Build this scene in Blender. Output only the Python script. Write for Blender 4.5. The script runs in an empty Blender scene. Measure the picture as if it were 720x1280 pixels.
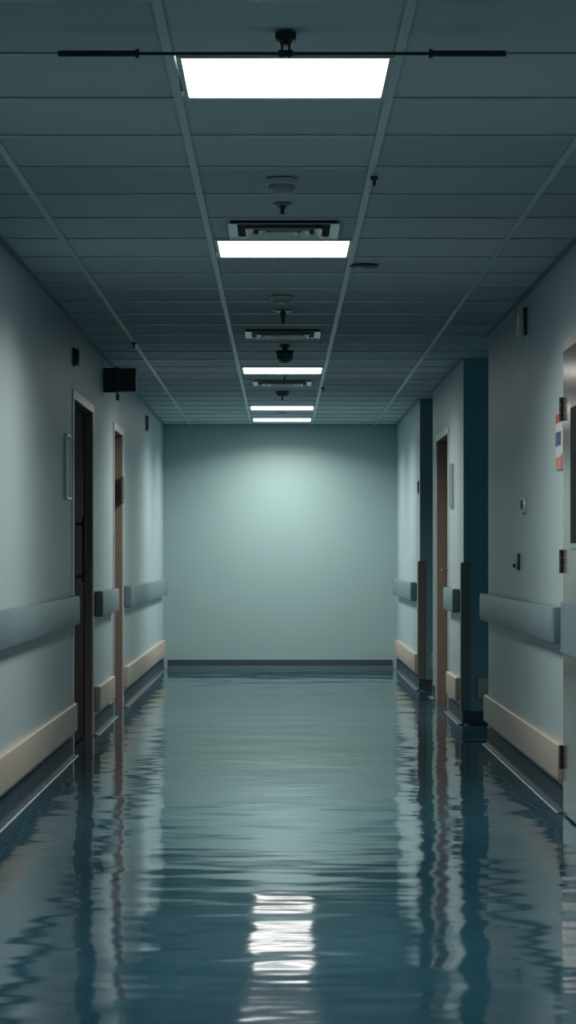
import bpy, bmesh, math
from mathutils import Vector, Matrix
S = bpy.context.scene
C = S.collection
PI = math.pi
# ---------------------------------------------------------------- camera, world, exposure
F = 2950.0
EYE = 1.10
cam = bpy.data.cameras.new('camera'); cam_o = bpy.data.objects.new('camera', cam); C.objects.link(cam_o)
cam.sensor_fit = 'VERTICAL'; cam.sensor_height = 36.0; cam.sensor_width = 20.25
cam.lens = F * 36.0 / 1280.0
cam.shift_x = 9 / 1280.0; cam.shift_y = 56 / 1280.0
cam.clip_start = 0.05; cam.clip_end = 200
cam_o.location = (0, 0, EYE); cam_o.rotation_euler = (PI / 2, 0, 0)
S.camera = cam_o
w = bpy.data.worlds.new('world'); S.world = w; w.use_nodes = True
w.node_tree.nodes['Background'].inputs[0].default_value = (0.10, 0.32, 0.42, 1)
w.node_tree.nodes['Background'].inputs[1].default_value = 0.8
S.view_settings.view_transform = 'Standard'; S.view_settings.look = 'None'
S.view_settings.gamma = 1; S.view_settings.use_curve_mapping = False
S.view_settings.exposure = 0.0
LAMP = 6.5          # radiance of a lit diffuser as seen
LAMP_W = 34.0       # watts thrown down by each panel
LAMP_SPREAD = math.radians(150)
LAMP_COL = (1.0, 0.93, 0.83)

# ---------------------------------------------------------------- materials
def mat(name, col, rough=0.5, metal=0.0, spec=0.5, coat=0.0, noise=0.0, nscale=6.0, bump=0.0, bscale=60.0, bdist=0.002, stretch=(1, 1, 1), emit=None, es=0, rvar=0.0):
    m = bpy.data.materials.new(name); m.use_nodes = True
    nt = m.node_tree; N = nt.nodes; L = nt.links; p = N['Principled BSDF']
    p.inputs['Base Color'].default_value = (*col, 1); p.inputs['Roughness'].default_value = rough
    p.inputs['Metallic'].default_value = metal; p.inputs['Specular IOR Level'].default_value = spec
    p.inputs['Coat Weight'].default_value = coat; p.inputs['Coat Roughness'].default_value = 0.06
    tc = N.new('ShaderNodeTexCoord'); mp = N.new('ShaderNodeMapping'); mp.inputs['Scale'].default_value = stretch
    L.new(tc.outputs['Object'], mp.inputs['Vector'])
    if noise or rvar:
        n = N.new('ShaderNodeTexNoise'); n.inputs['Scale'].default_value = nscale; n.inputs['Detail'].default_value = 4
        L.new(mp.outputs[0], n.inputs['Vector'])
        if noise:
            r = N.new('ShaderNodeMapRange'); r.inputs[3].default_value = 1 - noise; r.inputs[4].default_value = 1 + noise
            L.new(n.outputs[0], r.inputs[0])
            v = N.new('ShaderNodeVectorMath'); v.operation = 'SCALE'; v.inputs[0].default_value = col
            L.new(r.outputs[0], v.inputs['Scale']); L.new(v.outputs[0], p.inputs['Base Color'])
        if rvar:
            r = N.new('ShaderNodeMapRange'); r.inputs[3].default_value = rough - rvar; r.inputs[4].default_value = rough + rvar
            L.new(n.outputs[0], r.inputs[0]); L.new(r.outputs[0], p.inputs['Roughness'])
    if bump:
        n2 = N.new('ShaderNodeTexNoise'); n2.inputs['Scale'].default_value = bscale; n2.inputs['Detail'].default_value = 3
        L.new(mp.outputs[0], n2.inputs['Vector'])
        b = N.new('ShaderNodeBump'); b.inputs['Strength'].default_value = bump; b.inputs['Distance'].default_value = bdist
        L.new(n2.outputs[0], b.inputs['Height']); L.new(b.outputs[0], p.inputs['Normal'])
    if emit:
        p.inputs['Emission Color'].default_value = (*emit, 1); p.inputs['Emission Strength'].default_value = es
    return m

M_wall = mat('wall_paint', (0.335, 0.455, 0.49), 0.42, spec=0.45, noise=0.02, nscale=3, bump=0.15, bscale=90, bdist=0.001)
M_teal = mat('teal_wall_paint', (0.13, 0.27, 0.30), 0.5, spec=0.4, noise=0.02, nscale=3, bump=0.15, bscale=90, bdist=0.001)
M_back = mat('end_wall_paint', (0.235, 0.36, 0.375), 0.5, spec=0.4, noise=0.02, nscale=2, bump=0.15, bscale=90, bdist=0.001)
M_runner = mat('ceiling_grid_paint', (0.34, 0.48, 0.50), 0.35, noise=0.02)
M_trim = mat('ceiling_edge_paint', (0.12, 0.18, 0.20), 0.5)
M_cross = mat('ceiling_cross_paint', (0.28, 0.36, 0.38), 0.3, spec=0.6)
M_rail = mat('handrail_vinyl', (0.135, 0.21, 0.24), 0.38, noise=0.03, nscale=5)
M_railcap = mat('handrail_cap_vinyl', (0.11, 0.18, 0.21), 0.35)
M_bump = mat('bumper_vinyl', (0.37, 0.345, 0.30), 0.42, noise=0.03, nscale=5)
M_base = mat('baseboard_vinyl', (0.035, 0.062, 0.082), 0.6, spec=0.2, noise=0.05, nscale=4)
M_joint = mat('baseboard_joint', (0.012, 0.02, 0.025), 0.6)
M_foot_highlight = mat('foot_highlight_vinyl', (0.16, 0.22, 0.25), 0.15, noise=0.05, nscale=4)  # paler than the baseboard: highlight along the cove put into the colour
M_steel = mat('steel_architrave', (0.60, 0.58, 0.54), 0.3, metal=0.3)
M_frame = mat('door_frame_paint', (0.19, 0.16, 0.14), 0.45, spec=0.6, noise=0.03)
M_leaf = mat('door_laminate', (0.16, 0.12, 0.10), 0.45, noise=0.15, nscale=8, stretch=(8, 8, 0.6))
M_leaf_dark = mat('dark_door_laminate', (0.02, 0.02, 0.018), 0.8, spec=0.1, noise=0.15, nscale=8, stretch=(8, 8, 0.6))
M_steel_door = mat('painted_steel_door', (0.27, 0.235, 0.195), 0.17, metal=0.6, spec=0.7, bump=0.1, bscale=8, bdist=0.002, stretch=(1, 1, .4))
M_chrome = mat('brushed_metal', (0.6, 0.62, 0.62), 0.25, metal=1.0, rvar=0.05, nscale=40)
M_darkmetal = mat('dark_metal', (0.05, 0.055, 0.055), 0.35, metal=0.7, noise=0.05)
M_black = mat('black_plastic', (0.012, 0.016, 0.018), 0.35, noise=0.05)
M_dgrey = mat('dark_grey_plastic', (0.07, 0.10, 0.105), 0.4, noise=0.05)
M_grey = mat('grey_plastic', (0.22, 0.27, 0.28), 0.4, noise=0.04)
M_white = mat('off_white_plastic', (0.42, 0.48, 0.48), 0.35, noise=0.03)
M_vent = mat('vent_paint', (0.62, 0.70, 0.70), 0.25, noise=0.03)
M_ventback = mat('vent_dark_duct', (0.008, 0.012, 0.014), 0.8, noise=0.05)
M_red = mat('red_print', (0.42, 0.05, 0.05), 0.4, noise=0.03)
M_pink = mat('pale_red_print', (0.5, 0.18, 0.16), 0.4, noise=0.03)
M_blue = mat('blue_print', (0.04, 0.07, 0.2), 0.4, noise=0.03)
M_paper = mat('white_print', (0.48, 0.52, 0.55), 0.4, noise=0.03)
M_guard = mat('corner_guard_vinyl', (0.12, 0.125, 0.108), 0.4, noise=0.04)
M_glass = mat('black_door_glass', (0.004, 0.005, 0.005), 0.5, spec=0.1, noise=0.05)
M_lamp = mat('lit_diffuser', (0.9, 0.9, 0.88), 0.5, emit=(1.0, 0.97, 0.93), es=LAMP)
M_lampframe = mat('lamp_frame_paint', (0.32, 0.38, 0.38), 0.3, noise=0.03)

# ceiling tiles: tint varies slightly from tile to tile
M_tile = mat('ceiling_tile', (0.36, 0.47, 0.50), 0.8, spec=0.25, bump=0.4, bscale=120, bdist=0.002)
def tile_variation():
    nt = M_tile.node_tree; N = nt.nodes; L = nt.links; p = N['Principled BSDF']
    g = N.new('ShaderNodeNewGeometry'); r = N.new('ShaderNodeMapRange')
    L.new(g.outputs['Random Per Island'], r.inputs[0]); r.inputs[3].default_value = 0.90; r.inputs[4].default_value = 1.08
    v = N.new('ShaderNodeVectorMath'); v.operation = 'SCALE'; v.inputs[0].default_value = (0.36, 0.47, 0.50)
    L.new(r.outputs[0], v.inputs['Scale']); L.new(v.outputs[0], p.inputs['Base Color'])
tile_variation()

# polished vinyl floor with gentle waves
def floor_mat():
    m = bpy.data.materials.new('polished_vinyl_floor'); m.use_nodes = True
    nt = m.node_tree; N = nt.nodes; L = nt.links; p = N['Principled BSDF']
    p.inputs['Roughness'].default_value = 0.10
    p.inputs['Specular IOR Level'].default_value = 0.62
    tc = N.new('ShaderNodeTexCoord')
    def noise(scale, sx, sy, detail=2):
        mp = N.new('ShaderNodeMapping'); mp.inputs['Scale'].default_value = (sx, sy, 1)
        L.new(tc.outputs['Object'], mp.inputs['Vector'])
        n = N.new('ShaderNodeTexNoise'); n.inputs['Scale'].default_value = scale; n.inputs['Detail'].default_value = detail
        L.new(mp.outputs[0], n.inputs['Vector']); return n
    n0 = noise(1.2, 1, 1, 4)
    cr = N.new('ShaderNodeValToRGB'); cr.color_ramp.elements[0].color = (0.013, 0.055, 0.085, 1); cr.color_ramp.elements[1].color = (0.021, 0.076, 0.113, 1)
    cr.color_ramp.elements[0].position = 0.3; cr.color_ramp.elements[1].position = 0.7
    L.new(n0.outputs[0], cr.inputs[0]); L.new(cr.outputs[0], p.inputs['Base Color'])
    rr = N.new('ShaderNodeMapRange'); rr.inputs[3].default_value = 0.04; rr.inputs[4].default_value = 0.08
    L.new(n0.outputs[0], rr.inputs[0]); L.new(rr.outputs[0], p.inputs['Roughness'])
    a = noise(2.2, 0.7, 1.0, 1); b = noise(5.0, 0.55, 1.0, 1)
    ba = N.new('ShaderNodeBump'); ba.inputs['Strength'].default_value = 1; ba.inputs['Distance'].default_value = 0.0095
    bb = N.new('ShaderNodeBump'); bb.inputs['Strength'].default_value = 1; bb.inputs['Distance'].default_value = 0.0032
    L.new(a.outputs[0], ba.inputs['Height']); L.new(b.outputs[0], bb.inputs['Height'])
    L.new(ba.outputs[0], bb.inputs['Normal']); L.new(bb.outputs[0], p.inputs['Normal'])
    return m
M_floor = floor_mat()

# ---------------------------------------------------------------- helpers
def box(bm, x0, x1, y0, y1, z0, z1, bev=0.0, seg=2):
    x0, x1 = sorted((x0, x1)); y0, y1 = sorted((y0, y1)); z0, z1 = sorted((z0, z1))
    r = bmesh.ops.create_cube(bm, size=1)
    vs = r['verts']
    for v in vs:
        v.co = Vector(((x0 + x1) / 2 + v.co.x * (x1 - x0), (y0 + y1) / 2 + v.co.y * (y1 - y0), (z0 + z1) / 2 + v.co.z * (z1 - z0)))
    if bev:
        es = list({e for v in vs for e in v.link_edges})
        bmesh.ops.bevel(bm, geom=es, offset=bev, segments=seg, affect='EDGES', profile=0.5)

def prism(bm, pts, y0, y1):
    a = [bm.verts.new((x, y0, z)) for x, z in pts]; b = [bm.verts.new((x, y1, z)) for x, z in pts]
    n = len(pts)
    for i in range(n):
        bm.faces.new((a[i], a[(i + 1) % n], b[(i + 1) % n], b[i]))
    bm.faces.new(a[::-1]); bm.faces.new(b)

def lathe(bm, prof, cx=0, cy=0, seg=40):
    rings = []
    for r, z in prof:
        if r < 1e-6: rings.append([bm.verts.new((cx, cy, z))])
        else: rings.append([bm.verts.new((cx + r * math.cos(2 * PI * i / seg), cy + r * math.sin(2 * PI * i / seg), z)) for i in range(seg)])
    for A, B in zip(rings, rings[1:]):
        for i in range(seg):
            j = (i + 1) % seg
            if len(A) == 1 and len(B) == 1: break
            if len(A) == 1: bm.faces.new((A[0], B[i], B[j]))
            elif len(B) == 1: bm.faces.new((A[i], A[j], B[0]))
            else: bm.faces.new((A[i], A[j], B[j], B[i]))

def tube(bm, p, q, r, seg=16):
    p = Vector(p); q = Vector(q); d = q - p
    R = d.to_track_quat('Z', 'Y').to_matrix().to_4x4()
    bmesh.ops.create_cone(bm, cap_ends=True, segments=seg, radius1=r, radius2=r, depth=d.length, matrix=Matrix.Translation((p + q) / 2) @ R)

def obj(name, bm, m, parent=None, smooth=True, origin=None):
    bmesh.ops.recalc_face_normals(bm, faces=bm.faces)
    if origin is None and parent is None:
        xs = [v.co for v in bm.verts]
        origin = Vector(((min(v.x for v in xs) + max(v.x for v in xs)) / 2, (min(v.y for v in xs) + max(v.y for v in xs)) / 2, min(v.z for v in xs)))
        for v in bm.verts: v.co -= origin
    elif parent is not None:
        base = Vector(parent.get('_o', (0, 0, 0)))
        for v in bm.verts: v.co -= base
        origin = Vector((0, 0, 0))
        if parent.parent is not None or parent.type == 'MESH': pass
    else:
        origin = Vector(origin)
        for v in bm.verts: v.co -= origin
    me = bpy.data.meshes.new(name); bm.to_mesh(me); bm.free()
    me.materials.append(m)
    if smooth:
        me.shade_smooth()
        try: me.set_sharp_from_angle(angle=math.radians(21))
        except Exception: pass
    o = bpy.data.objects.new(name, me); C.objects.link(o); o.location = origin
    if parent is not None:
        o.parent = parent; o['_o'] = parent.get('_o', (0, 0, 0))
    else: o['_o'] = tuple(origin)
    return o

def B(): return bmesh.new()
def bx(name, m, parent, *args, **k):
    b = B(); box(b, *args, **k); return obj(name, b, m, parent)

def thing(name, loc, label=None, cat=None, group=None, kind=None):
    o = bpy.data.objects.new(name, None); C.objects.link(o); o.location = loc; o['_o'] = tuple(loc)
    o.empty_display_size = 0.1
    if label: o['label'] = label
    if cat: o['category'] = cat
    if group: o['group'] = group
    if kind: o['kind'] = kind
    return o
def tag(o, label, cat, group=None):
    o['label'] = label; o['category'] = cat
    if group: o['group'] = group
    return o
def copy_tree(o, parent=None):
    c = o.copy(); C.objects.link(c); c.parent = parent
    for ch in list(o.children): copy_tree(ch, c)
    return c
def struct(name, bm, m):
    o = obj(name, bm, m, None, smooth=False); o['kind'] = 'structure'; return o

# ---------------------------------------------------------------- dimensions (metres)
H = 2.396
XL = -1.155; XR = 1.22; XR2 = 1.196; XR3 = 1.144
YB = -3.0; YF = 23.17
D1 = (13.06, 14.50); D2 = (16.24, 17.26); D3 = (16.77, 18.13); D4 = (8.62, 10.12)   # door frames, outer
FH = 2.03                                                                           # frame top
FW = 0.05                                                                           # frame width
T = 0.16

# ---------------------------------------------------------------- structure
b = B(); box(b, XL - T, 2.8, YB, YF + .15, -0.1, 0); floor = struct('floor', b, M_floor)
def wall_run(bm, x0, x1, ya, yb, doors):
    y = ya
    for d0, d1 in doors:
        a0, a1 = d0 + .02, d1 - .02
        box(bm, x0, x1, y, a0, 0, H + .1)
        box(bm, x0, x1, a0, a1, FH - .02, H + .1)
        y = a1
    box(bm, x0, x1, y, yb, 0, H + .1)
b = B(); wall_run(b, XL - T, XL, YB, YF + .15, [D1, D2]); struct('wall_left', b, M_wall)
b = B(); wall_run(b, XR, XR + T, YB, 13.87, [D4]); struct('wall_right', b, M_wall)
b = B(); wall_run(b, XR2, XR2 + T, 15.455, 18.57, [D3]); struct('wall_right', b, M_wall)
b = B(); box(b, XR3, XR3 + T, 19.405, YF + .15, 0, H + .1); struct('wall_right', b, M_wall)
b = B(); box(b, XL, XR3, YF, YF + .15, 0, H + .1); struct('wall_back', b, M_back)
# alcoves on the right: faces towards the camera are painted dark teal
b = B(); box(b, XR2, 2.6, 15.45, 15.455, 0, H + .1); struct('wall_alcove', b, M_teal)
b = B(); box(b, XR3, 2.6, 19.40, 19.405, 0, H + .1); struct('wall_alcove', b, M_teal)
b = B(); box(b, 2.6, 2.7, 13.7, 19.5, 0, H + .1); struct('wall_alcove', b, M_wall)

# ceiling: suspended tiles on a T grid
Y0 = 6.09; DY = 0.59
LIGHTS = [0, 6, 17, 24, 27]
RX = [-0.888, -0.29, 0.305, 0.922]
edges = [XL - .0] + RX + [1.53, 2.14, 2.6]
b = B()
n0 = int((YB - Y0) / DY) - 1; n1 = int((YF - Y0) / DY) + 1
for n in range(n0, n1 + 1):
    ya = max(YB, Y0 + n * DY); yb = min(YF, Y0 + (n + 1) * DY)
    if yb - ya < .03: continue
    for i in range(len(edges) - 1):
        if n in LIGHTS and i == 2: continue
        box(b, edges[i] + .004, edges[i + 1] - .004, ya + .004, yb - .004, H + .004, H + .022)
ceil = obj('ceiling', b, M_tile, None, smooth=False); ceil['kind'] = 'structure'
b = B(); box(b, XL - T, 2.7, YB, YF + .1, H + .1, H + .14)
slab = obj('ceiling', b, M_tile, None, smooth=False); slab['kind'] = 'structure'
b = B()
for x in RX + [1.53, 2.14]: box(b, x - .012, x + .012, YB, YF, H - .002, H + .006)
g = obj('ceiling_grid', b, M_runner, ceil, smooth=False)
b = B()
for n in range(n0 + 1, n1 + 1):
    y = Y0 + n * DY
    if y > YF - .03 or y < YB: continue
    for i in range(len(edges) - 1):
        box(b, edges[i] + .012, edges[i + 1] - .012, y - .010, y + .010, H - .001, H + .006)
obj('ceiling_grid', b, M_cross, ceil, smooth=False)
b = B()
box(b, XL, XL + .022, YB, YF, H - .003, H + .004)
box(b, XR - .022, XR, YB, 13.87, H - .003, H + .004)
box(b, XR2 - .022, XR2, 15.45, 18.57, H - .003, H + .004)
box(b, XR3 - .022, XR3, 19.4, YF, H - .003, H + .004)
box(b, XL, XR3, YF - .022, YF, H - .003, H + .004)
obj('ceiling_grid', b, M_trim, ceil, smooth=False)

# baseboards with a cove foot; a paler strip imitates its highlight line
def cove(name, s, xw, ya, yb):
    r = .022
    pts = [(xw, 0), (xw, .102), (xw - s * .004, .106), (xw - s * .009, .102), (xw - s * .009, .095), (xw - s * .006, .09)]
    for i in range(0, 7):
        a = i / 6 * PI / 2
        pts.append((xw - s * (.006 + r - r * math.cos(a)), .003 + r - r * math.sin(a)))
    pts.append((xw - s * (.006 + r + .006), 0.0))
    b = B(); prism(b, pts, ya, yb)
    o = obj(name, b, M_base, None, smooth=True); o['kind'] = 'structure'
    b = B()
    fp = [(xw - s * .027, .0050), (xw - s * .032, .0042), (xw - s * .038, .0005), (xw - s * .027, .0005)]
    prism(b, fp, ya, yb)
    f = obj('cove_foot_highlight', b, M_foot_highlight, o, smooth=True)
    b = B(); y = ya + .31
    while y < yb - .05:
        box(b, xw - s * .0055, xw - s * .0066, y, y + .003, .03, .094); y += .305
    if len(b.verts): obj('joint', b, M_joint, o, smooth=False)
    else: b.free()
    return o
cove('baseboard_left', -1, XL, YB, D1[0]); cove('baseboard_left', -1, XL, D1[1], D2[0]); cove('baseboard_left', -1, XL, D2[1], YF)
cove('baseboard_right', 1, XR, YB, D4[0]); cove('baseboard_right', 1, XR, D4[1], 13.87)
cove('baseboard_right', 1, XR2, 15.45, D3[0]); cove('baseboard_right', 1, XR2, D3[1], 18.57); cove('baseboard_right', 1, XR3, 19.40, YF)
def base_x(name, x0, x1, y):
    b = B(); vs = []
    pts = [(0, .0), (0, .09), (.008, .09), (.008, .03), (.02, .008), (.05, .0)]
    A = [b.verts.new((x0, y - d, z)) for d, z in pts]; Bv = [b.verts.new((x1, y - d, z)) for d, z in pts]
    for i in range(len(pts)): b.faces.new((A[i], A[(i + 1) % 6], Bv[(i + 1) % 6], Bv[i]))
    b.faces.new(A[::-1]); b.faces.new(Bv)
    o = obj(name, b, M_base, None); o['kind'] = 'structure'
base_x('baseboard_back', XL + .05, XR3 - .05, YF)
base_x('baseboard_alcove', XR2, 2.6, 15.45); base_x('baseboard_alcove', XR3, 2.6, 19.40)

# ---------------------------------------------------------------- doors
def door(name, s, xw, d, leafmat, depth, handle=None, hinges=None):
    t = thing(name, (xw, (d[0] + d[1]) / 2, 0), kind='structure')
    xf = xw - s * .008                                   # frame face stands proud of the wall
    xb = xw + s * T
    xm = xw + s * .004
    for nm, m_, xa, xc in (('architrave', M_steel, xf, xm), ('door_frame', M_frame, xm, xb)):
        b = B(); bv = .002 if nm == 'architrave' else 0
        box(b, xa, xc, d[0], d[0] + FW, 0, FH, bev=bv)
        box(b, xa, xc, d[1] - FW, d[1], 0, FH, bev=bv)
        box(b, xa, xc, d[0] + FW, d[1] - FW, FH - FW, FH, bev=bv)
        obj(nm, b, m_, t)
    xl = xw + s * depth
    b = B(); box(b, xl, xl + s * .045, d[0] + FW + .004, d[1] - FW - .004, .008, FH - FW - .004, bev=.003)
    lf = obj('door_leaf', b, leafmat, t)
    b = B(); box(b, xl + s * .046, xl + s * .066, d[0] + FW, d[1] - FW, FH - FW - .02, FH - FW, bev=.002)
    box(b, xl + s * .046, xl + s * .066, d[0] + FW, d[0] + FW + .02, 0, FH - FW - .02, bev=.002)
    box(b, xl + s * .046, xl + s * .066, d[1] - FW - .02, d[1] - FW, 0, FH - FW - .02, bev=.002)
    obj('door_stop', b, M_frame, t)
    if handle:
        hy, z0, z1 = handle; b = B()
        xo = xl - s * .045
        tube(b, (xo, hy, z0), (xo, hy, z1), .011)
        for z in (z0 + .035, z1 - .035): tube(b, (xo, hy, z), (xl, hy, z), .009); 
        obj('pull_handle', b, M_darkmetal, lf)
    for hz in hinges or []:
        b = B(); yk = d[1] - FW - .002
        xk = min(xl, xf) - .008 if s > 0 else max(xl, xf) + .008
        for k in range(3): tube(b, (xk, yk, hz + k * .034), (xk, yk, hz + k * .034 + .032), .0085)
        box(b, xk + s * .002, xk + s * .01, yk, yk + .035, hz, hz + .1)
        obj('hinge', b, M_darkmetal, t)
    return t, lf, xl
door('door_1', -1, XL, D1, M_leaf_dark, .045, handle=(13.86, .95, 1.33))
t2, lf2, xl2 = door('door_2', -1, XL, D2, M_leaf, .07)
bx('strike_plate', M_chrome, t2, XL + .0075, XL + .012, D2[0] + .004, D2[0] + .03, 1.16, 1.26, bev=.001)
t3, lf3, xl3 = door('door_3', 1, XR2, D3, M_leaf, .07)
b = B(); tube(b, (xl3, 17.80, 1.0), (xl3 - .05, 17.80, 1.0), .010); tube(b, (xl3 - .05, 17.80, 1.0), (xl3 - .05, 17.68, 1.0), .009)
obj('lever_handle', b, M_chrome, lf3)
t4, lf4, xl4 = door('door_4', 1, XR, D4, M_steel_door, -.016, hinges=[1.68, 1.03, .195])
# vision window, blue impact band on the steel door
b = B(); box(b, xl4 - .006, xl4 + .002, 9.10, 9.775, 1.13, 1.74, bev=.003); obj('window_rim', b, M_chrome, lf4)
b = B(); box(b, xl4 - .008, xl4 - .003, 9.125, 9.75, 1.155, 1.715, bev=.002); obj('window_pane', b, M_glass, lf4)
b = B(); box(b, xl4 - .012, xl4 - .0005, D4[0] + .07, D4[1] - .06, .69, .91, bev=.004); obj('impact_band', b, M_rail, lf4)

# ---------------------------------------------------------------- handrails and bumper rails
def handrail(s, xw, ya, yb, label, cap_near=True, cap_far=True, z0=.728, z1=.886):
    t = thing('handrail', (xw, (ya + yb) / 2, z0), label, 'handrail', 'blue-grey handrails along the corridor walls')
    xf = xw - s * .052
    a = ya + (.03 if cap_near else 0); c = yb - (.03 if cap_far else 0)
    def prof(off=0):
        zb, zt = z0 + off, z1 - off; xo = xf + s * off
        return [(xw - s * .012, zb + .004), (xo + s * .012, zb), (xo + s * .004, zb + .004), (xo, zb + .014), (xo - s * .002, (zb + zt) / 2), (xo, zt - .014), (xo + s * .004, zt - .004), (xo + s * .012, zt), (xw - s * .012, zt - .004)]
    b = B(); prism(b, prof(), a, c); obj('rail', b, M_rail, t)
    for f, y0, y1 in ((cap_near, ya, a), (cap_far, c, yb)):
        if not f: continue
        b = B(); box(b, xw - s * .001, xf - s * .001, y0, y1, z0 - .001, z1 + .001, bev=.010, seg=4)
        obj('end_cap', b, M_railcap, t)
    b = B(); box(b, xw, xw - s * .0125, a, c, z0 + .03, z1 - .03); obj('mounting_bracket', b, M_darkmetal, t)
def bumper(s, xw, ya, yb, label, z0=.14, z1=.296):
    t = thing('bumper_rail', (xw, (ya + yb) / 2, z0), label, 'bumper rail', 'beige bumper rails low on the walls')
    xf = xw - s * .036
    b = B(); prism(b, [(xw - s * .001, z0 + .002), (xf + s * .012, z0), (xf + s * .003, z0 + .005), (xf, z0 + .018), (xf, z1 - .018), (xf + s * .003, z1 - .005), (xf + s * .012, z1), (xw - s * .001, z1 - .002)], ya + .02, yb - .02)
    obj('bumper_panel', b, M_bump, t)
    for y0, y1 in ((ya, ya + .02), (yb - .02, yb)):
        b = B(); box(b, xw - s * .001, xf - s * .0005, y0, y1, z0 - .0005, z1 + .0005, bev=.008, seg=4); obj('end_cap', b, M_bump, t)
handrail(-1, XL, YB, 12.96, 'long blue-grey handrail on the left wall in front of the nearer dark doorway')
handrail(-1, XL, 14.62, 16.10, 'short blue-grey handrail on the left wall between the two doorways')
handrail(-1, XL, 17.40, 22.95, 'blue-grey handrail on the left wall beyond both doorways, reaching the end wall')
handrail(1, XR, D4[1] + .01, 13.87, 'blue-grey handrail on the right wall beside the steel door')
handrail(1, XR2, 15.72, 16.62, 'shortest blue-grey handrail, on the right between a corner guard and the brown doorway')
handrail(1, XR3, 19.85, 22.95, 'farthest blue-grey handrail on the right wall, reaching the end wall')
bumper(-1, XL, YB, 13.0, 'long beige bumper rail low on the left wall before the nearer dark doorway')
bumper(-1, XL, 14.62, 15.95, 'short beige bumper rail low on the left wall between the two doorways')
bumper(-1, XL, 17.30, 22.9, 'beige bumper rail low on the left wall beyond both doorways')
bumper(1, XR, D4[1] + .01, 13.80, 'beige bumper rail low on the right wall beside the steel door')
bumper(1, XR2, 15.70, 16.58, 'short beige bumper rail low on the right between corner guard and brown doorway')
bumper(1, XR3, 19.55, 22.95, 'farthest beige bumper rail low on the right wall')
def bumper_x(x0, x1, y, label):
    b = B(); box(b, x0, x1, y - .03, y - .0005, .17, .31, bev=.008, seg=3)
    tag(obj('bumper_rail', b, M_bump, None), label, 'bumper rail', 'beige bumper rails low on the walls')
bumper_x(XR2 + .09, 2.5, 15.45, 'beige bumper rail in shadow on the nearer dark teal alcove wall')
bumper_x(XR3 + .09, 2.5, 19.40, 'beige bumper rail on the farther dark teal alcove wall')
def guard(x, y, label):
    w_ = .062; t_ = .006; b = B()
    o_ = .018
    box(b, x - o_, x + w_ - o_, y - .012, y - .0005, .094, 1.055, bev=.003)
    box(b, x - o_, x - .0005, y - .0005, y + .05, .094, 1.055, bev=.003)
    t = thing('corner_guard', (x, y, .094), label, 'corner guard', 'corner guards on the right hand corners')
    obj('guard_profile', b, M_guard, t)
    bx('top_cap', M_guard, t, x - o_ - .001, x + w_ - o_ + .001, y - .013, y - .0005, 1.0555, 1.064, bev=.002)
guard(XR2, 15.45, 'dark corner guard on the nearer right hand corner')
guard(XR3, 19.40, 'dark corner guard on the farther right hand corner')

# ---------------------------------------------------------------- ceiling fittings
LL = ['largest, nearest lit square ceiling panel, behind the hanging rod', 'second lit ceiling panel, directly behind the large air vent',
      'third lit ceiling panel, behind the dome camera', 'fourth lit ceiling panel, second from the end wall', 'smallest lit ceiling panel, right in front of the end wall']
cx = (RX[1] + RX[2]) / 2 + .004
t0 = None
for n, lab in zip(LIGHTS, LL):
    y = Y0 + (n + .5) * DY
    if t0 is None:
        t = t0 = thing('ceiling_light', (cx, y, H), lab, 'ceiling light', 'lit ceiling panels')
        b = B(); h = .270; w_ = .262; o1 = .283; o2 = .281
        for (a0, a1, c0, c1) in ((-o1, -h, -o2, o2), (h, o1, -o2, o2), (-h, h, -o2, -w_), (-h, h, w_, o2)):
            box(b, cx + a0, cx + a1, y + c0, y + c1, H - .004, H + .03)
        obj('light_frame', b, M_lampframe, t)
        b = B(); box(b, cx - h + .0005, cx + h - .0005, y - w_ + .0005, y + w_ - .0005, H + .0005, H + .008, bev=0)
        obj('diffuser', b, M_lamp, t)
        ld = bpy.data.lights.new('lamp', 'AREA'); ld.shape = 'RECTANGLE'; ld.size = 2 * h; ld.size_y = 2 * w_
        ld.energy = LAMP_W; ld.spread = LAMP_SPREAD; ld.color = LAMP_COL
        lo = bpy.data.objects.new('lamp', ld); C.objects.link(lo); lo.parent = t; lo.location = (0, 0, -.005); lo['_o'] = t['_o']
    else:
        t = copy_tree(t0); t.location = (cx, y, H); t['label'] = lab

def vent(y, label):
    t = thing('air_vent', (.012, y, H), label, 'air vent', 'square ceiling air vents')
    R = .217; x0 = .012
    b = B(); box(b, x0 - R + .01, x0 + R - .01, y - R + .01, y + R - .01, H + .0005, H + .0035); obj('duct_opening', b, M_ventback, t)
    def ring(ro, ri, zlo, zhi):
        b = B()
        o = [b.verts.new((x0 + sx * ro, y + sy * ro, zlo)) for sx, sy in ((-1, -1), (1, -1), (1, 1), (-1, 1))]
        i = [b.verts.new((x0 + sx * ri, y + sy * ri, zhi)) for sx, sy in ((-1, -1), (1, -1), (1, 1), (-1, 1))]
        o2 = [b.verts.new(v.co + Vector((0, 0, .003))) for v in o]; i2 = [b.verts.new(v.co + Vector((0, 0, .003))) for v in i]
        for k in range(4):
            j = (k + 1) % 4
            b.faces.new((o[k], o[j], i[j], i[k])); b.faces.new((o2[k], i2[k], i2[j], o2[j]))
            b.faces.new((o[k], o2[k], o2[j], o[j])); b.faces.new((i[k], i[j], i2[j], i2[k]))
        return b
    obj('vent_frame', ring(R, R - .035, H - .012, H - .006), M_vent, t, smooth=False)
    for r in (.150, .100, .052):
        obj('louvre', ring(r, r - .03, H - .022, H - .005), M_vent, t, smooth=False)
    return t
v1 = vent(9.33, 'nearest and widest square air vent in front of the second lit panel')
for y, lab in ((13.70, 'middle square air vent in front of the dome camera'), (17.55, 'farthest square air vent behind the third lit panel')):
    c = copy_tree(v1); c.location = (.012, y, H); c['label'] = lab

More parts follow.
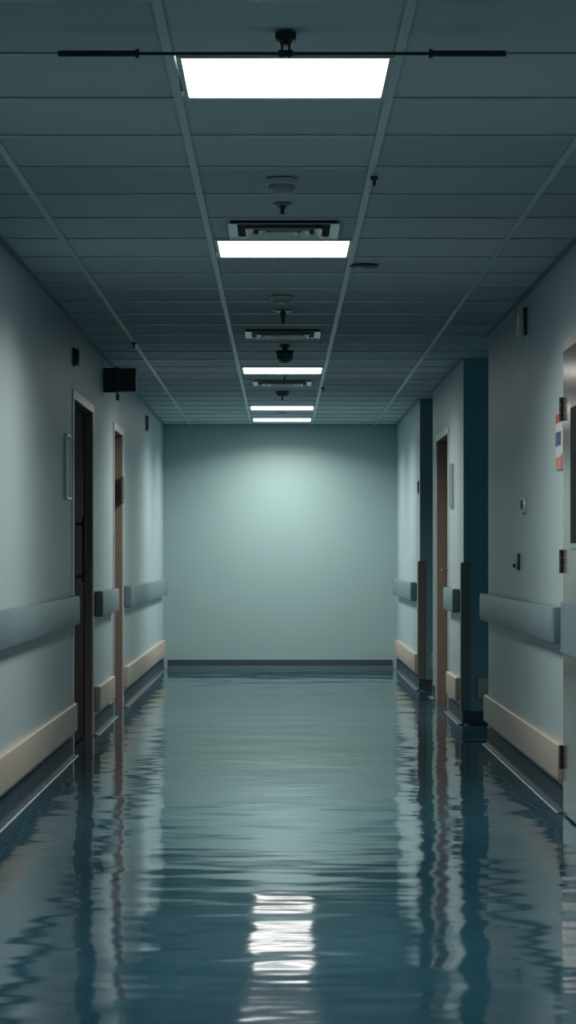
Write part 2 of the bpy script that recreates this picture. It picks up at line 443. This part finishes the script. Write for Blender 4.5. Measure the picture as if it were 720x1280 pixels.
def detector(x, y, r, h, label, pin=False, name='smoke_detector', dark=False):
    t = thing(name, (x, y, H), label, 'smoke detector', None)
    m1 = M_dgrey if dark else M_white
    b = B(); lathe(b, [(0, H - .001), (r, H - .001), (r, H - h * .35), (r * .96, H - h * .42), (0, H - h * .42)], x, y); obj('base', b, m1, t)
    b = B(); lathe(b, [(0, H - h * .42), (r * .86, H - h * .42), (r * .82, H - h * .7), (r * .62, H - h * .93), (r * .3, H - h), (0, H - h)], x, y); obj('sensor_dome', b, M_dgrey if dark else M_grey, t)
    if pin:
        b = B(); tube(b, (x, y, H - h), (x, y, H - h - .03), .006); obj('probe', b, M_black, t)
    return t
detector(.003, 8.10, .054, .05, 'round domed smoke detector in front of the nearest air vent')
detector(.007, 11.76, .060, .034, 'low flat smoke detector between the second lit panel and the middle vent')
detector(.013, 18.5, .054, .042, 'small dark smoke detector with a pin beneath, in front of the fourth lit panel', pin=True, dark=True)
detector(.010, 21.3, .05, .012, 'very thin flat smoke detector between the last two lit panels')
t = thing('ceiling_disc', (.37, 10.5, H), 'thin dark ceiling disc just right of the second lit panel', 'ceiling disc')
b = B(); lathe(b, [(0, H - .0025), (.064, H - .0025), (.064, H - .008), (.05, H - .013), (0, H - .014)], .37, 10.5); obj('disc', b, M_dgrey, t)

def sprinkler(x, y, r, label, drop=.035, s=1.0):
    t = thing('sprinkler', (x, y, H), label, 'sprinkler', 'fire sprinklers along the ceiling')
    b = B(); lathe(b, [(0, H - .001), (r, H - .001), (r, H - .004), (r * .5, H - .011), (0, H - .011)], x, y); obj('escutcheon', b, M_chrome, t)
    b = B(); tube(b, (x, y, H - .01), (x, y, H - drop), .007 * s); lathe(b, [(0, H - .010), (.016 * s, H - .012), (.009 * s, H - drop * .6), (0, H - drop * .6)], x, y); obj('sprinkler_body', b, M_black, t)
    b = B(); lathe(b, [(0, H - drop), (.013 * s, H - drop), (.013 * s, H - drop - .003), (0, H - drop - .003)], x, y); obj('deflector', b, M_darkmetal, t)
    return t
sprinkler(.006, 8.67, .036, 'sprinkler between the domed smoke detector and the nearest air vent')
sprinkler(.012, 12.42, .046, 'long stemmed sprinkler in front of the middle air vent', .07, 1.1)
sprinkler(.025, 16.95, .018, 'tiny sprinkler just behind the third lit panel', .025, .8)

def pin(x, y, label):
    t = thing('ceiling_hook', (x, y, H), label, 'ceiling hook', 'small black hooks on the ceiling grid')
    b = B(); lathe(b, [(0, H - .0025), (.014, H - .0025), (.013, H - .012), (.006, H - .016), (.004, H - .035), (0, H - .036)], x, y, 20); obj('hook_body', b, M_black, t)
pin(.318, 8.03, 'black hook on the right grid line, above the nearest vent in the picture')
pin(.322, 18.0, 'tiny black hook on the right grid line beyond the third lit panel')
pin(-.888, 14.25, 'black hook on the left grid line above the hanging black sign')

t = thing('dome_camera', (.025, 14.45, H), 'dark dome camera hanging between the middle vent and the third lit panel', 'security camera')
b = B(); lathe(b, [(0, H - .001), (.033, H - .001), (.028, H - .012), (.016, H - .02), (.016, H - .035), (0, H - .035)], .025, 14.45); obj('mount', b, M_dgrey, t)
b = B(); lathe(b, [(0, H - .034), (.056, H - .034), (.056, H - .050), (.052, H - .052), (0, H - .052)], .025, 14.45); obj('housing', b, M_black, t)
b = B(); lathe(b, [(.050, H - .0525)] + [(.050 * math.cos(a), H - .070 - .042 * math.sin(a)) for a in [i / 8 * PI / 2 for i in range(9)]], .025, 14.45); obj('dome', b, M_dgrey, t)

# rod hanging under the ceiling in front of the nearest lamp
Yr = 5.83; Zr = 2.343
t = thing('hanging_rod', (.012, Yr, H), 'thin black rod with thick black ends hanging across in front of the nearest lit panel', 'hanging rod')
b = B(); box(b, .012 - .026, .012 + .026, Yr - .026, Yr + .026, H - .022, H - .0025, bev=.004)
lathe(b, [(0, H - .02), (.020, H - .02), (.014, H - .034), (0, H - .034)], .012, Yr); obj('ceiling_mount', b, M_black, t)
b = B(); box(b, .012 - .012, .012 - .006, Yr - .008, Yr + .008, Zr - .011, H - .03, bev=.001); box(b, .012 + .006, .012 + .012, Yr - .008, Yr + .008, Zr - .011, H - .03, bev=.001)
tube(b, (.012 - .018, Yr, Zr), (.012 + .018, Yr, Zr), .009); obj('clamp', b, M_black, t)
b = B(); tube(b, (-.54, Yr, Zr), (.545, Yr, Zr), .0042); obj('rod', b, M_darkmetal, t)
for x0, x1 in ((-.55, -.354), (.37, .556)):
    b = B(); tube(b, (x0, Yr, Zr), (x1, Yr, Zr), .0078); xi = x1 if x0 < 0 else x0
    tube(b, (xi - .005, Yr, Zr), (xi + .005, Yr, Zr), .0115); obj('sleeve', b, M_black, t)

# ---------------------------------------------------------------- things on the walls
def holder(s, xw, y0, y1, z0, z1, label):
    t = thing('door_sign', (xw, (y0 + y1) / 2, z0), label, 'sign holder', 'narrow sign holders beside the doors')
    x1 = xw - s * .016
    bx('sign_plate', M_grey, t, xw - s * .0005, xw - s * .012, y0 + .012, y1 - .012, z0 + .012, z1 - .012, bev=.002)
    b = B()
    for a, c, e, f in ((y0, y0 + .012, z0, z1), (y1 - .012, y1, z0, z1), (y0 + .012, y1 - .012, z0, z0 + .012), (y0 + .012, y1 - .012, z1 - .012, z1)):
        box(b, xw - s * .0005, x1, a, c, e, f, bev=.002)
    obj('sign_frame', b, M_chrome, t)
holder(-1, XL, 12.60, 12.86, 1.41, 1.76, 'tall metal edged sign holder on the left wall before the dark doorway')
holder(-1, XL, 17.08, 17.25, 1.50, 1.69, 'small sign holder on the left wall just past the farther doorway')
holder(1, XR2, 16.30, 16.52, 1.44, 1.745, 'slim sign holder on the right wall before the brown doorway')

def device(s, xw, y, z0, z1, dep, wid, face, body, label, cat='alarm box', name='alarm_box'):
    t = thing(name, (xw, y, z0), label, cat)
    bx('housing', body, t, xw - s * .0005, xw - s * dep * .35, y - wid / 2, y + wid / 2, z0, z1, bev=.004)
    bx('face_plate', face, t, xw - s * dep * .35, xw - s * dep, y - wid / 2 + .008, y + wid / 2 - .008, z0 + .006, z1 - .006, bev=.003)
    b = B()
    b.free()
    for z in (z0 + .012, z1 - .012):
        b = B(); tube(b, (xw - s * dep * .85, y - wid / 2 - .002, z), (xw - s * dep * .85, y - wid / 2 + .012, z), .004); obj('screw', b, M_chrome, t)
device(-1, XL, 13.15, 2.16, 2.262, .034, .10, M_black, M_black, 'small black alarm box on the left wall above the nearer dark doorway')
device(-1, XL, 20.2, 2.175, 2.31, .028, .12, M_grey, M_dgrey, 'small grey alarm box high on the left wall near the end wall')
device(1, XR, 11.75, 2.20, 2.338, .046, .13, M_chrome, M_black, 'silver and black alarm box high on the right wall near the ceiling')
device(1, XR3, 19.56, 1.62, 1.73, .012, .07, M_black, M_black, 'small black plate on the far right wall beside the farther teal corner', 'wall plate', 'wall_plate')

# oval push button and a switch plate on the right wall
t = thing('push_button', (XR, 11.80, 1.31), 'oval chrome rimmed push button on the right wall above the switch plate', 'push button')
def oval(x0, x1, y, z0, z1, ry, m, name, par):
    b = B(); n = 28; zc = (z0 + z1) / 2; rz = (z1 - z0) / 2
    ra = [b.verts.new((x0, y + ry * math.cos(2 * PI * i / n), zc + rz * math.sin(2 * PI * i / n))) for i in range(n)]
    rb = [b.verts.new((x1, y + ry * .9 * math.cos(2 * PI * i / n), zc + rz * .95 * math.sin(2 * PI * i / n))) for i in range(n)]
    for i in range(n): b.faces.new((ra[i], ra[(i + 1) % n], rb[(i + 1) % n], rb[i]))
    b.faces.new(ra); b.faces.new(rb[::-1]); obj(name, b, m, par)
oval(XR - .0005, XR - .014, 11.80, 1.31, 1.405, .05, M_white, 'rim', t)
oval(XR - .014, XR - .018, 11.80, 1.335, 1.385, .03, M_ventback, 'button', t)
t = thing('switch_plate', (XR, 12.1, 1.033), 'square dark edged switch plate on the right wall above the handrail', 'switch')
bx('backing_box', M_black, t, XR - .0005, XR - .012, 12.04, 12.17, 1.033, 1.118, bev=.003)
bx('plate', M_grey, t, XR - .012, XR - .018, 12.045, 12.165, 1.038, 1.118, bev=.002)
bx('key_switch', M_black, t, XR - .018, XR - .032, 12.085, 12.11, 1.045, 1.065, bev=.003)

# notice beside the steel door
t = thing('notice', (XR, 10.30, 1.48), 'red, white and blue notice on the right wall beside the steel door', 'notice')
y0, y1 = 10.16, 10.40
bx('backing', M_paper, t, XR - .0005, XR - .008, y0, y1, 1.48, 1.727, bev=.001)
bx('red_header', M_red, t, XR - .008, XR - .0095, y0 + .004, y1 - .004, 1.685, 1.724)
bx('blue_panel', M_blue, t, XR - .008, XR - .0095, y0 + .05, y1 - .004, 1.585, 1.645)
bx('red_footer', M_pink, t, XR - .008, XR - .0095, y0 + .03, y1 - .004, 1.484, 1.535)
bx('red_footer', M_red, t, XR - .008, XR - .0098, y0 + .004, y0 + .03, 1.484, 1.545)

# black two-part sign on the left wall
yb_ = 15.40
t = thing('hanging_sign', (XL, yb_, 2.17), 'black two-part box sign jutting from the left wall near the ceiling', 'sign')
zt, zb = 2.331, 2.172
bx('side_box', M_black, t, XL + .0005, XL + .082, yb_ - .03, yb_ + .05, zb, zt, bev=.003)
bx('front_box', M_dgrey, t, XL + .090, XL + .213, yb_ - .045, yb_ + .05, zb + .002, zt - .002, bev=.004)
bx('front_panel', M_black, t, XL + .097, XL + .206, yb_ - .048, yb_ - .045, zb + .012, zt - .012, bev=.001)
b = B(); box(b, XL + .078, XL + .094, yb_ - .02, yb_ + .03, zb + .005, zt + .006, bev=.002); obj('hinge_post', b, M_grey, t)
b = B(); box(b, XL + .080, XL + .102, yb_ - .02, yb_ + .02, zb - .052, zb - .008, bev=.002); tube(b, (XL + .088, yb_, zb - .01), (XL + .088, yb_, zb + .01), .005); obj('sensor', b, M_dgrey, t)

for o in list(bpy.data.objects):
    if '_o' in o: del o['_o']
